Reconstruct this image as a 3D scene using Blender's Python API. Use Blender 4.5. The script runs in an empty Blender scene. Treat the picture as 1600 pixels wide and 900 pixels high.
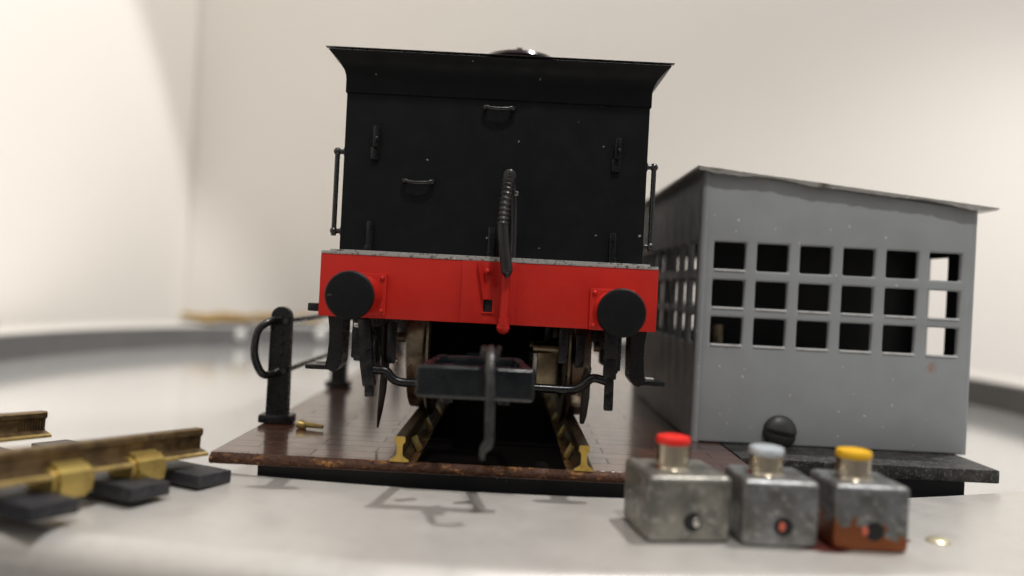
import bpy, bmesh, math, random
from mathutils import Vector, Matrix
random.seed(7)
S = bpy.context.scene
COL = S.collection
R = math.radians
# ------------------------------------------------------------------ camera, light, exposure
# 1 Blender unit = 1 cm of the model; +Y leads away from the camera, z = 0 is the top of the turntable rim
S.unit_settings.scale_length = 0.01
F = 1250.0            # focal length in photo pixels (1600 wide)
CZ = 1.87             # camera height above the rim
ROLL = R(2.9)
cam_d = bpy.data.cameras.new('camera')
cam = bpy.data.objects.new('camera', cam_d); COL.objects.link(cam)
cam.location = (0, 0, CZ)
cam.rotation_euler = (Matrix.Rotation(R(90), 3, 'X') @ Matrix.Rotation(ROLL, 3, 'Z')).to_euler()
cam_d.sensor_width = 36; cam_d.lens = 36 * F / 1600
cam_d.clip_start = 0.05; cam_d.clip_end = 2000
cam_d.dof.use_dof = True; cam_d.dof.focus_distance = 8.15
cam_d.dof.aperture_fstop = 0.155; cam_d.dof.aperture_blades = 0
S.camera = cam

w = bpy.data.worlds.new('World'); S.world = w; w.use_nodes = True
wt = w.node_tree; bg = wt.nodes['Background']; bg.inputs[1].default_value = 0.43
# pale room all round, dark where the photographer stands behind the camera
wc = wt.nodes.new('ShaderNodeTexCoord'); wd = wt.nodes.new('ShaderNodeVectorMath'); wd.operation = 'DOT_PRODUCT'
wd.inputs[1].default_value = Vector((-0.05, -1.0, 0.02)).normalized(); wt.links.new(wc.outputs['Generated'], wd.inputs[0])
wr = wt.nodes.new('ShaderNodeMapRange'); wr.interpolation_type = 'SMOOTHSTEP'; wr.inputs[1].default_value = 0.72; wr.inputs[2].default_value = 0.96
wt.links.new(wd.outputs['Value'], wr.inputs[0])
wm = wt.nodes.new('ShaderNodeMix'); wm.data_type = 'RGBA'; wm.inputs[6].default_value = (1.0, 0.98, 0.955, 1); wm.inputs[7].default_value = (0.07, 0.065, 0.06, 1)
wt.links.new(wr.outputs[0], wm.inputs[0]); wt.links.new(wm.outputs[2], bg.inputs[0])

def lamp(name, kind, loc, target, energy, color, size, spot=60):
    d = bpy.data.lights.new(name, kind); o = bpy.data.objects.new(name, d); COL.objects.link(o)
    o.location = loc; d.energy = energy; d.color = color
    if kind == 'AREA': d.shape = 'DISK'; d.size = size
    else: d.shadow_soft_size = size
    if kind == 'SPOT': d.spot_size = R(spot); d.spot_blend = 0.5
    o.rotation_euler = (Vector(target) - Vector(loc)).to_track_quat('-Z', 'Y').to_euler()
    return o
lamp('ceiling_spot', 'SPOT', (36, 25, 121), (0, 9, 0), 450000, (1.0, 0.98, 0.945), 1.6, 50)
lamp('front_lamp', 'AREA', (14, -48, 118), (0, 12, 2), 72000, (1.0, 0.98, 0.955), 9)
# spot added for the side panel; its cone rim imitates the slanting shadow edge
L = Vector((25, 0, 45)); q1, q2 = (Vector((-15.65, 32.2, 12.7)) - L).normalized(), (Vector((-15.65, 38.0, 6.0)) - L).normalized()
ax = (Vector((-15.65, 25.3, 0.8)) - L).normalized(); k = (q1 - q2).normalized(); ax = (ax - k*ax.dot(k)).normalized()
sp = lamp('panel_spot', 'SPOT', L, L + ax*50, 112000, (1.0, 0.98, 0.955), 1.0, 2*math.degrees(ax.angle(q1)))
sp.data.spot_blend = 0.03
wash = lamp('backdrop_fill', 'SPOT', (42, 12, 28), (20, 38.5, -6), 62000, (1.0, 0.98, 0.955), 3.0, 56)  # unseen fill spot added to brighten the backdrop towards the lower right
wash.data.spot_blend = 1.0

S.view_settings.view_transform = 'Standard'; S.view_settings.look = 'None'
S.view_settings.exposure = 0; S.view_settings.gamma = 1

# ------------------------------------------------------------------ helpers
cr, sr = math.cos(ROLL), math.sin(ROLL)
def U(px, py, d):
    """measure a point of the photo at depth d (world x, y, z)"""
    u, v = px - 800, 450 - py
    return Vector(((u*cr - v*sr) * d / F, d, (u*sr + v*cr) * d / F + CZ))

def ident(o, label=None, cat=None, group=None, kind=None):
    if label: o['label'] = label
    if cat: o['category'] = cat
    if group: o['group'] = group
    if kind: o['kind'] = kind
    return o
def thing(name, loc, label, cat, group=None):
    o = bpy.data.objects.new(name, None); COL.objects.link(o); o.location = loc
    o.empty_display_size = 0.2
    return ident(o, label, cat, group)
def origin(parent):
    while parent is not None and parent.parent is not None: parent = parent.parent
    return Vector(parent.location) if parent is not None else Vector((0, 0, 0))

class MB:
    """collects primitives and links them as ONE mesh object"""
    def __init__(s): s.bm = bmesh.new()
    def _merge(s, b, mi=0):
        for f in b.faces: f.material_index = mi
        me = bpy.data.meshes.new('tmp'); b.to_mesh(me); b.free()
        s.bm.from_mesh(me); bpy.data.meshes.remove(me); return s
    def box(s, c, size, bev=0.0, rot=None, mi=0, seg=2, taper=None):
        b = bmesh.new(); bmesh.ops.create_cube(b, size=1)
        for v in b.verts:
            k = 1.0
            if taper is not None and v.co.z < 0: k = taper
            v.co = Vector((v.co.x*size[0]*k, v.co.y*size[1]*k, v.co.z*size[2]))
        if bev > 0: bmesh.ops.bevel(b, geom=b.edges[:], offset=bev, segments=seg, affect='EDGES', profile=0.6)
        m = Matrix.Translation(Vector(c)) @ (rot.to_4x4() if rot else Matrix.Identity(4))
        bmesh.ops.transform(b, matrix=m, verts=b.verts); return s._merge(b, mi)
    def span(s, a, c, bev=0.0, mi=0, seg=2):
        a, c = Vector(a), Vector(c)
        return s.box((a+c)/2, (abs(c.x-a.x), abs(c.y-a.y), abs(c.z-a.z)), bev, mi=mi, seg=seg)
    def tube(s, pts, r, seg=14, mi=0, cap=True, flat=1.0):
        pts = [Vector(p) for p in pts]; n = len(pts)
        rs = r if isinstance(r, (list, tuple)) else [r]*n
        b = bmesh.new(); rings = []; ref = None
        for i, p in enumerate(pts):
            t = (pts[min(i+1, n-1)] - pts[max(i-1, 0)]).normalized()
            if ref is None:
                ref = t.orthogonal().normalized()
            ref = (ref - t*ref.dot(t)); ref = ref.normalized() if ref.length > 1e-6 else t.orthogonal().normalized()
            q = t.cross(ref)
            rings.append([b.verts.new(p + (ref*math.cos(a) + q*math.sin(a)*flat)*rs[i]) for a in [2*math.pi*k/seg for k in range(seg)]])
        for A, B in zip(rings, rings[1:]):
            for k in range(seg): b.faces.new((A[k], A[(k+1) % seg], B[(k+1) % seg], B[k]))
        if cap: b.faces.new(rings[0][::-1]); b.faces.new(rings[-1])
        bmesh.ops.recalc_face_normals(b, faces=b.faces[:]); return s._merge(b, mi)
    def cyl(s, a, c, r, r2=None, seg=24, mi=0): return s.tube([a, c], [r, r if r2 is None else r2], seg, mi)
    def lathe(s, c, prof, axis='Z', seg=40, mi=0):
        """prof = [(radius, height)...] turned about an axis through c; open ends with r=0 close themselves"""
        b = bmesh.new(); rings = []
        for r, h in prof:
            if r < 1e-6: rings.append([b.verts.new((0, 0, h))])
            else: rings.append([b.verts.new((r*math.cos(2*math.pi*k/seg), r*math.sin(2*math.pi*k/seg), h)) for k in range(seg)])
        for A, B in zip(rings, rings[1:]):
            for k in range(seg):
                j = (k+1) % seg
                if len(A) == 1 and len(B) == 1: continue
                if len(A) == 1: b.faces.new((A[0], B[j], B[k]))
                elif len(B) == 1: b.faces.new((A[k], A[j], B[0]))
                else: b.faces.new((A[k], A[j], B[j], B[k]))
        m = Matrix.Identity(4)
        if axis == 'Y-': m = Matrix.Rotation(R(90), 4, 'X')       # height runs towards the camera
        if axis == 'X': m = Matrix.Rotation(R(90), 4, 'Y')
        if isinstance(axis, Matrix): m = axis
        bmesh.ops.transform(b, matrix=Matrix.Translation(Vector(c)) @ m, verts=b.verts)
        bmesh.ops.recalc_face_normals(b, faces=b.faces[:]); return s._merge(b, mi)
    def sphere(s, c, r, mi=0, sc=(1, 1, 1)):
        b = bmesh.new(); bmesh.ops.create_uvsphere(b, u_segments=16, v_segments=10, radius=r)
        for v in b.verts: v.co = Vector((v.co.x*sc[0], v.co.y*sc[1], v.co.z*sc[2])) + Vector(c)
        return s._merge(b, mi)
    def prism(s, poly, a, c, up=(0, 0, 1), mi=0, mi_cap=None, bev=0):
        """2-D outline (side, height) swept from point a to c"""
        a, c = Vector(a), Vector(c); t = (c-a).normalized(); side = t.cross(Vector(up)).normalized(); upv = side.cross(t)
        b = bmesh.new()
        A = [b.verts.new(a + side*x + upv*y) for x, y in poly]; B = [b.verts.new(c + side*x + upv*y) for x, y in poly]
        n = len(poly)
        for f in [b.faces.new((A[i], A[(i+1) % n], B[(i+1) % n], B[i])) for i in range(n)]: pass
        caps = [b.faces.new(A[::-1]), b.faces.new(B)]
        bmesh.ops.recalc_face_normals(b, faces=b.faces[:])
        if bev: bmesh.ops.bevel(b, geom=b.edges[:], offset=bev, segments=2, affect='EDGES')
        for f in b.faces: f.material_index = mi
        if mi_cap is not None and not bev:
            for f in caps: f.material_index = mi_cap
        me = bpy.data.meshes.new('tmp'); b.to_mesh(me); b.free(); s.bm.from_mesh(me); bpy.data.meshes.remove(me); return s
    def build(s, name, mat, parent=None, ang=35, label=None):
        off = origin(parent)
        for v in s.bm.verts: v.co -= off
        me = bpy.data.meshes.new(name); s.bm.to_mesh(me); s.bm.free()
        for m in (mat if isinstance(mat, (list, tuple)) else [mat]): me.materials.append(m)
        for p in me.polygons: p.use_smooth = True
        me.set_sharp_from_angle(angle=R(ang))
        o = bpy.data.objects.new(name, me); COL.objects.link(o)
        if parent: o.parent = parent
        if label: o['label'] = label
        return o

def smooth_path(pts, n=8):
    """Catmull-Rom through the points"""
    pts = [Vector(p) for p in pts]; P = [pts[0]*2-pts[1]] + pts + [pts[-1]*2-pts[-2]]; out = []
    for i in range(1, len(P)-2):
        for k in range(n):
            t = k/n; a, b, c, d = P[i-1], P[i], P[i+1], P[i+2]
            out.append(0.5*((2*b) + (c-a)*t + (2*a-5*b+4*c-d)*t*t + (3*b-a-3*c+d)*t**3))
    return out + [pts[-1]]

# ------------------------------------------------------------------ materials
class Mat:
    def __init__(s, name, col, rough=0.5, metal=0.0, spec=0.5, coat=0.0):
        s.m = bpy.data.materials.new(name); s.m.use_nodes = True; s.t = s.m.node_tree; s.N = s.t.nodes; s.L = s.t.links
        s.b = s.N['Principled BSDF']; s.col = None
        s.b.inputs['Base Color'].default_value = (*col, 1); s.b.inputs['Roughness'].default_value = rough
        s.b.inputs['Metallic'].default_value = metal; s.b.inputs['Specular IOR Level'].default_value = spec
        s.b.inputs['Coat Weight'].default_value = coat; s.b.inputs['Coat Roughness'].default_value = 0.12
        c = s.N.new('ShaderNodeRGB'); c.outputs[0].default_value = (*col, 1); s.col = c.outputs[0]
        r = s.N.new('ShaderNodeValue'); r.outputs[0].default_value = rough; s.r = r.outputs[0]
        s.co = s.N.new('ShaderNodeTexCoord').outputs['Object']; s.h = None
    def coord(s, scale=(1, 1, 1), lean=0):
        m = s.N.new('ShaderNodeMapping'); m.inputs['Rotation'].default_value = (0, R(lean), 0); m.inputs['Scale'].default_value = scale; s.L.new(s.co, m.inputs[0]); return m.outputs[0]
    def noise(s, scale, detail=4, stretch=(1, 1, 1), rough=0.55):
        n = s.N.new('ShaderNodeTexNoise'); n.inputs['Scale'].default_value = scale; n.inputs['Detail'].default_value = detail
        n.inputs['Roughness'].default_value = rough; s.L.new(s.coord(stretch), n.inputs['Vector']); return n.outputs['Fac']
    def ramp(s, x, a, b):
        n = s.N.new('ShaderNodeMapRange'); n.inputs[1].default_value = a; n.inputs[2].default_value = b; n.clamp = True
        s.L.new(x, n.inputs[0]); return n.outputs[0]
    def math(s, op, a, b):
        n = s.N.new('ShaderNodeMath'); n.operation = op
        for i, x in enumerate((a, b)):
            if isinstance(x, (int, float)): n.inputs[i].default_value = x
            else: s.L.new(x, n.inputs[i])
        return n.outputs[0]
    def mixcol(s, fac, col):
        n = s.N.new('ShaderNodeMix'); n.data_type = 'RGBA'; s.L.new(fac, n.inputs[0]); s.L.new(s.col, n.inputs[6]); n.inputs[7].default_value = (*col, 1)
        s.col = n.outputs[2]; return s
    def mixrough(s, fac, r):
        n = s.N.new('ShaderNodeMix'); s.L.new(fac, n.inputs[0]); s.L.new(s.r, n.inputs[2]); n.inputs[3].default_value = r; s.r = n.outputs[0]; return s
    def mottle(s, scale, col, a=0.4, b=0.7, amt=1.0, stretch=(1, 1, 1), detail=5):
        f = s.math('MULTIPLY', s.ramp(s.noise(scale, detail, stretch), a, b), amt); s.mixcol(f, col); return s
    def roughvar(s, scale, r, a=0.35, b=0.7, stretch=(1, 1, 1)):
        return s.mixrough(s.ramp(s.noise(scale, 4, stretch), a, b), r)
    def specks(s, scale, col, size=0.12, keep=0.8, stretch=(1, 1, 1), amt=1.0):
        v = s.N.new('ShaderNodeTexVoronoi'); v.inputs['Scale'].default_value = scale; n = s.N.new('ShaderNodeTexNoise'); n.inputs['Scale'].default_value = scale*3.5; n.inputs['Detail'].default_value = 2; s.L.new(s.co, n.inputs['Vector'])
        va = s.N.new('ShaderNodeVectorMath'); va.operation = 'MULTIPLY_ADD'; s.L.new(n.outputs['Color'], va.inputs[0]); va.inputs[1].default_value = (0.9/scale*0.28,)*3; s.L.new(s.coord(stretch), va.inputs[2])
        s.L.new(va.outputs[0], v.inputs['Vector'])
        sp = s.N.new('ShaderNodeSeparateColor'); s.L.new(v.outputs['Color'], sp.inputs[0])
        near = s.ramp(v.outputs['Distance'], size, size*0.5); on = s.ramp(sp.outputs[0], keep, keep+0.01)
        f = s.math('MULTIPLY', s.math('MULTIPLY', near, on), amt); s.mixcol(f, col); s.mixrough(f, 0.7); return s
    def bump(s, scale, strength=0.2, dist=0.01, stretch=(1, 1, 1), detail=4):
        b = s.N.new('ShaderNodeBump'); b.inputs['Strength'].default_value = strength; b.inputs['Distance'].default_value = dist
        s.L.new(s.noise(scale, detail, stretch), b.inputs['Height'])
        if s.h is not None: s.L.new(s.h, b.inputs['Normal'])
        s.h = b.outputs[0]; return s
    def done(s):
        s.L.new(s.col, s.b.inputs['Base Color']); s.L.new(s.r, s.b.inputs['Roughness'])
        if s.h is not None: s.L.new(s.h, s.b.inputs['Normal'])
        return s.m

M = {}
M['wall'] = Mat('wall_paint', (0.80, 0.76, 0.71), 0.8).mottle(0.05, (0.78, 0.74, 0.685), 0.4, 0.65).done()
M['rim'] = Mat('rim_metal', (0.61, 0.585, 0.55), 0.30, 0.45).mottle(0.9, (0.58, 0.555, 0.52), 0.42, 0.7).mottle(9, (0.54, 0.515, 0.48), 0.5, 0.75, 0.7).specks(9, (0.28, 0.26, 0.23), 0.06, 0.93, amt=0.6).roughvar(2, 0.42).bump(60, 0.04, 0.01).done()
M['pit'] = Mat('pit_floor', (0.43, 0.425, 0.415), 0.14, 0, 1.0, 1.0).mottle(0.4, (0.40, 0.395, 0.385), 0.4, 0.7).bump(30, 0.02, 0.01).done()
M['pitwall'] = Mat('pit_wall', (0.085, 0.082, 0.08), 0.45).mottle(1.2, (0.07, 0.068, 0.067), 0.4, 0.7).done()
M['table'] = Mat('table_paint', (0.10, 0.096, 0.092), 0.6).mottle(0.3, (0.085, 0.08, 0.078), 0.4, 0.7).done()
M['black'] = Mat('black_paint', (0.0055, 0.0065, 0.008), 0.45, spec=0.2).mottle(5, (0.008, 0.009, 0.010), 0.45, 0.7).specks(4.5, (0.5, 0.49, 0.47), 0.065, 0.82).specks(8, (0.35, 0.35, 0.33), 0.08, 0.84).specks(3.5, (0.25, 0.25, 0.24), 0.05, 0.80, (1, 1, 2.5)).roughvar(6, 0.55).bump(55, 0.10, 0.01).done()
M['black_trim'] = Mat('black_plastic', (0.007, 0.007, 0.008), 0.22, spec=0.5).mottle(8, (0.012, 0.012, 0.013), 0.45, 0.7).roughvar(14, 0.36).bump(50, 0.08, 0.01).done()
M['black_gloss'] = Mat('black_gloss', (0.008, 0.008, 0.009), 0.2, spec=0.9).roughvar(14, 0.35).done()
M['buffer_face'] = Mat('blackened_steel', (0.006, 0.007, 0.008), 0.5, spec=0.2).mottle(14, (0.010, 0.010, 0.011), 0.45, 0.7).roughvar(12, 0.6).bump(60, 0.12, 0.01).done()
M['red'] = Mat('red_paint', (0.60, 0.024, 0.015), 0.38, spec=0.3).mottle(3, (0.54, 0.020, 0.013), 0.4, 0.7).specks(6, (0.75, 0.35, 0.28), 0.06, 0.88).roughvar(7, 0.5).bump(35, 0.08, 0.01).done()
M['worn'] = Mat('worn_edge', (0.42, 0.41, 0.39), 0.5, 0.2).mottle(30, (0.10, 0.10, 0.10), 0.54, 0.66).specks(20, (0.75, 0.73, 0.7), 0.2, 0.6).done()
M['steel'] = Mat('dull_steel', (0.27, 0.225, 0.165), 0.26, 1.0).mottle(10, (0.15, 0.115, 0.08), 0.4, 0.7).roughvar(12, 0.45).done()
M['bright'] = Mat('bright_steel', (0.7, 0.68, 0.64), 0.18, 1.0).done()
M['bronze'] = Mat('bronzed_metal', (0.42, 0.34, 0.22), 0.3, 1.0).mottle(10, (0.25, 0.19, 0.12), 0.4, 0.7).done()
M['brass'] = Mat('cut_brass', (0.62, 0.42, 0.10), 0.38, 0.7).mottle(14, (0.42, 0.28, 0.07), 0.45, 0.7).roughvar(12, 0.55).bump(40, 0.15, 0.01).done()
M['clip'] = Mat('brass_clip', (0.52, 0.38, 0.115), 0.33, 0.75).mottle(9, (0.34, 0.24, 0.075), 0.5, 0.72, 0.8).bump(25, 0.1, 0.01).done()
M['tarnish'] = Mat('tarnished_brass', (0.20, 0.135, 0.065), 0.4, 0.8).mottle(9, (0.10, 0.065, 0.035), 0.42, 0.65).specks(18, (0.5, 0.42, 0.3), 0.1, 0.85).bump(30, 0.15, 0.01).done()
M['foot'] = Mat('foot_brass', (0.50, 0.36, 0.13), 0.4, 0.6).mottle(8, (0.30, 0.20, 0.08), 0.45, 0.7).bump(30, 0.1, 0.01).done()
M['screw'] = Mat('black_screw', (0.03, 0.03, 0.03), 0.36, spec=0.7).roughvar(9, 0.55).bump(30, 0.15, 0.01).done()
M['black_matte'] = Mat('matte_black', (0.003, 0.0025, 0.0025), 0.7, spec=0.03).mottle(6, (0.006, 0.005, 0.0045), 0.5, 0.75).done()
M['sill'] = Mat('bare_sill', (0.72, 0.72, 0.72), 0.35, 0.2).mottle(9, (0.5, 0.5, 0.5), 0.5, 0.75).done()
def deck_material():
    m = Mat('varnished_brown', (0.080, 0.026, 0.014), 0.28, 0, 0.5, 1.0).mottle(3, (0.11, 0.04, 0.022), 0.4, 0.7).mottle(30, (0.04, 0.015, 0.01), 0.55, 0.7, 0.7, (0.2, 1, 1))
    br = m.N.new('ShaderNodeTexBrick'); m.L.new(m.co, br.inputs['Vector'])
    br.inputs['Scale'].default_value = 1.0; br.inputs['Mortar Size'].default_value = 0.009; br.inputs['Brick Width'].default_value = 1.15; br.inputs['Row Height'].default_value = 0.26
    br.inputs['Mortar Smooth'].default_value = 0.3
    m.mixcol(br.outputs['Fac'], (0.012, 0.006, 0.005)); m.mixrough(br.outputs['Fac'], 0.7)
    m.specks(9, (0.75, 0.48, 0.26), 0.10, 0.76).specks(17, (0.6, 0.38, 0.2), 0.13, 0.82).roughvar(5, 0.34)
    bp = m.N.new('ShaderNodeBump'); bp.invert = True; bp.inputs['Strength'].default_value = 0.6; bp.inputs['Distance'].default_value = 0.012
    m.L.new(br.outputs['Fac'], bp.inputs['Height']); m.h = bp.outputs[0]
    m.bump(14, 0.06, 0.02); m.L.new(m.h, m.b.inputs['Coat Normal'])
    return m.done()
M['tarnish_dark'] = Mat('dark_tarnished_brass', (0.11, 0.075, 0.038), 0.4, 0.7).mottle(9, (0.06, 0.04, 0.024), 0.42, 0.65).bump(30, 0.15, 0.01).done()
M['pale_brass'] = Mat('pale_brass', (0.62, 0.55, 0.38), 0.35, 0.6).done()
M['deck'] = deck_material()
M['fibre'] = Mat('raw_fibreboard', (0.075, 0.028, 0.012), 0.75).mottle(16, (0.42, 0.19, 0.05), 0.55, 0.70, 1, (0.35, 1, 1)).mottle(30, (0.02, 0.008, 0.005), 0.52, 0.66).bump(22, 0.7, 0.03, (0.5, 1, 1)).done()
M['beam'] = Mat('black_beam', (0.008, 0.008, 0.011), 0.5).specks(12, (0.4, 0.38, 0.34), 0.08, 0.88).bump(20, 0.15, 0.01).done()
M['plate'] = Mat('dusty_black', (0.010, 0.010, 0.010), 0.5).mottle(7, (0.06, 0.057, 0.052), 0.45, 0.75).mottle(30, (0.16, 0.15, 0.135), 0.55, 0.7).specks(14, (0.42, 0.39, 0.35), 0.11, 0.7).specks(26, (0.35, 0.32, 0.28), 0.14, 0.75).bump(25, 0.4, 0.015).done()
M['cabin'] = Mat('cabin_grey', (0.35, 0.368, 0.38), 0.36).mottle(2.2, (0.32, 0.334, 0.343), 0.4, 0.7).specks(7, (0.75, 0.72, 0.68), 0.11, 0.74).specks(11, (0.62, 0.60, 0.56), 0.12, 0.80, (1, 1, 0.6)).specks(5, (0.20, 0.19, 0.18), 0.07, 0.85).roughvar(5, 0.55).bump(28, 0.10, 0.01).done()
def cabin_rust():
    m = M['cabin']; t = m.node_tree; N, L = t.nodes, t.links; bs = N['Principled BSDF']
    co = N.new('ShaderNodeTexCoord'); d = N.new('ShaderNodeVectorMath'); d.operation = 'DISTANCE'; L.new(co.outputs['Object'], d.inputs[0]); d.inputs[1].default_value = (1.14, -2.30, 0.98)
    n = N.new('ShaderNodeTexNoise'); n.inputs['Scale'].default_value = 14; n.inputs['Detail'].default_value = 4; L.new(co.outputs['Object'], n.inputs['Vector'])
    a = N.new('ShaderNodeMath'); a.operation = 'MULTIPLY_ADD'; L.new(n.outputs['Fac'], a.inputs[0]); a.inputs[1].default_value = 0.22; L.new(d.outputs['Value'], a.inputs[2])
    r = N.new('ShaderNodeMapRange'); r.inputs[1].default_value = 0.19; r.inputs[2].default_value = 0.13; r.inputs[4].default_value = 0.55; L.new(a.outputs[0], r.inputs[0])
    mx = N.new('ShaderNodeMix'); mx.data_type = 'RGBA'; L.new(r.outputs[0], mx.inputs[0]); L.new(bs.inputs['Base Color'].links[0].from_socket, mx.inputs[6]); mx.inputs[7].default_value = (0.36, 0.16, 0.08, 1)
    L.new(mx.outputs[2], bs.inputs['Base Color'])
cabin_rust()
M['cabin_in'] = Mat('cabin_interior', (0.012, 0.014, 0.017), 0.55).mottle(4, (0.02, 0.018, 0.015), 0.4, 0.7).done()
M['roof'] = Mat('bare_aluminium', (0.62, 0.60, 0.56), 0.34, 0.6).mottle(5, (0.16, 0.135, 0.115), 0.58, 0.74, 1, (0.5, 1, 1)).bump(12, 0.5, 0.03, (0.5, 1, 1)).done()
M['sleeper'] = Mat('sleeper_black', (0.016, 0.016, 0.020), 0.5).mottle(12, (0.045, 0.045, 0.05), 0.5, 0.75).specks(16, (0.5, 0.48, 0.45), 0.10, 0.87).bump(30, 0.2, 0.01).done()
def zinc(name, stain, tint=(0.30, 0.287, 0.25)):
    m = Mat(name, tint, 0.33, 0.75).mottle(5, (0.15, 0.147, 0.135), 0.42, 0.66).mottle(14, (0.58, 0.56, 0.52), 0.56, 0.72, 0.8).specks(7, (0.7, 0.68, 0.62), 0.13, 0.72, (1, 1, 2.4)).specks(10, (0.6, 0.58, 0.53), 0.10, 0.85, (1.5, 1, 0.6))
    if stain:      # orange paint smeared over the lower left corner of the front
        sx = m.N.new('ShaderNodeSeparateXYZ'); m.L.new(m.co, sx.inputs[0])
        n = m.math('MULTIPLY', m.noise(9, 5), 0.55)
        hgt = m.math('SUBTRACT', m.math('ADD', m.math('MULTIPLY', sx.outputs[0], -0.30), 0.10), sx.outputs[2])
        m.mixcol(m.ramp(m.math('ADD', hgt, n), 0.17, 0.215), (0.24, 0.078, 0.03))
    return m.roughvar(9, 0.5).bump(16, 0.25, 0.015).done()
M['zinc'] = zinc('cast_zinc', False); M['zinc_stained'] = zinc('cast_zinc_stained', True, (0.27, 0.28, 0.29)); M['zinc_blue'] = zinc('cast_zinc_blue', False, (0.27, 0.275, 0.28))
M['chrome'] = Mat('plated_plunger', (0.62, 0.54, 0.42), 0.16, 1.0).roughvar(9, 0.28).done()
M['cap_red'] = Mat('red_cap', (0.80, 0.02, 0.012), 0.3).done()
M['cap_white'] = Mat('white_cap', (0.66, 0.71, 0.75), 0.2, 0.35).done()
M['cap_yellow'] = Mat('yellow_cap', (0.83, 0.46, 0.012), 0.3).done()
M['hole'] = Mat('hole_dark', (0.006, 0.005, 0.005), 0.7).done()
M['stub_red'] = Mat('copper_red', (0.55, 0.12, 0.07), 0.4).done()
M['stain'] = Mat('dark_red_stain', (0.10, 0.018, 0.016), 0.5).mottle(8, (0.2, 0.06, 0.04), 0.4, 0.7).done()
M['iron'] = Mat('brown_iron', (0.022, 0.013, 0.010), 0.4).bump(20, 0.15, 0.01).done()
M['filler'] = Mat('filler_brown', (0.022, 0.010, 0.010), 0.18).done()
M['coupling'] = Mat('coupling_black', (0.005, 0.007, 0.009), 0.2, spec=0.5).mottle(9, (0.011, 0.013, 0.014), 0.45, 0.7).roughvar(8, 0.36).done()
M['hook'] = Mat('worn_hook', (0.03, 0.03, 0.03), 0.35, 0.3).mottle(9, (0.08, 0.08, 0.077), 0.45, 0.7).done()
M['hose'] = Mat('rubber_hose', (0.018, 0.018, 0.019), 0.34, spec=0.6).mottle(9, (0.028, 0.028, 0.027), 0.45, 0.7).done()
M['pale_screw'] = Mat('pale_screw', (0.50, 0.49, 0.47), 0.25, 0.3).done()

# ------------------------------------------------------------------ the setting
PC = (0.0, 20.6); RI, RO = 13.3, 15.45       # pit centre, inner and outer radius of the rim
def struct(mb, name, mat): return ident(mb.build(name, mat), kind='structure')
b = MB(); b.span((-120, -40, -1.9), (120, 38.5, -1.25)); struct(b, 'table_top', M['table'])
def arc(r0, z0, rr, a0, a1, n=8): return [(r0 + rr*math.cos(R(a0+(a1-a0)*k/n)), z0 + rr*math.sin(R(a0+(a1-a0)*k/n))) for k in range(n+1)]
prof = [(RI, -0.05)] + arc(RI+0.03, -0.03, 0.03, 180, 90, 4) + arc(RO-0.24, -0.24, 0.24, 90, 0, 10) + [(RO, -1.24)]
b = MB(); b.lathe((PC[0], PC[1], 0), prof, seg=220); struct(b, 'turntable_rim', M['rim'])
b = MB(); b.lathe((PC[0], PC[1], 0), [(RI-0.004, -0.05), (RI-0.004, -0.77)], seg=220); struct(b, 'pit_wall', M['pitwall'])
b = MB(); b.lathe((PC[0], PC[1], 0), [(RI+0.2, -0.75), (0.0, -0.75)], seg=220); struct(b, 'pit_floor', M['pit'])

b = MB(); b.span((-15.9, 38.5, -1.9), (110, 39.7, 40), 0.05)
back = ident(b.build('backdrop_panel', M['wall']), 'wide cream backdrop panel standing behind the whole turntable', 'wall')
b = MB(); b.span((-16.8, -60, -1.9), (-15.65, 38.45, 40), 0.05)
ident(b.build('side_panel', M['wall']), 'cream side panel meeting the backdrop at the corner on the left', 'wall')

# ------------------------------------------------------------------ turntable bridge
XT = -0.11                                    # track centre
ZD = CZ - 1.68                                # deck top
bridge = thing('turntable_bridge', (XT, 20.6, -0.75), 'brown varnished turntable bridge carrying two brass rails and a black railing', 'turntable bridge')
DY0, DY1 = 7.5, 33.7
XL, XR = XT-2.64, XT+2.60
b = MB()
prof = [(DY0, ZD-0.035), (DY0+0.03, ZD)]
prof += [(DY1, ZD), (DY1, ZD-0.101), (DY0, ZD-0.101)]
bm = bmesh.new(); A = [bm.verts.new((XL, p[0], p[1])) for p in prof]; B = [bm.verts.new((XR, p[0], p[1])) for p in prof]; n = len(prof)
for i in range(n): 
    f = bm.faces.new((A[i], A[(i+1) % n], B[(i+1) % n], B[i])); f.material_index = 0
bm.faces.new(A[::-1]).material_index = 0; bm.faces.new(B).material_index = 0
bmesh.ops.recalc_face_normals(bm, faces=bm.faces[:]); b.bm.free(); b.bm = bm
b.build('deck', M['deck'], bridge, 20)
# frayed fibreboard lip along the front of the deck
b = MB(); bm = b.bm; nx, rows = 420, 5; grid = []
for i in range(nx+1):
    x = XL + 0.004 + (XR-XL-0.008)*i/nx; col = []
    for j in range(rows+1):
        t = j/rows; e = 0 if j in (0, rows) else 1
        zz = ZD-0.004 - 0.098*t + (random.uniform(-0.006, 0.006) if j < rows else random.uniform(-0.004, 0.004))
        yy = DY0 - 0.004 - 0.030*math.sin(math.pi*(0.12+0.8*t)) + random.uniform(-0.008, 0.008)
        if j == 0: yy = DY0 + 0.02 + random.uniform(-0.018, 0.02); zz = ZD + 0.003 
        if j == rows: yy = DY0 + 0.01
        col.append(bm.verts.new((x, yy, zz)))
    grid.append(col)
for i in range(nx):
    for j in range(rows): bm.faces.new((grid[i][j], grid[i][j+1], grid[i+1][j+1], grid[i+1][j]))
bmesh.ops.recalc_face_normals(bm, faces=bm.faces[:])
b.build('deck_lip', M['fibre'], bridge, 60)
b = MB()
b.span((XT-2.22, DY0+0.10, -0.42), (XT+2.25, DY0+0.34, ZD-0.104), 0.01)
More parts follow.
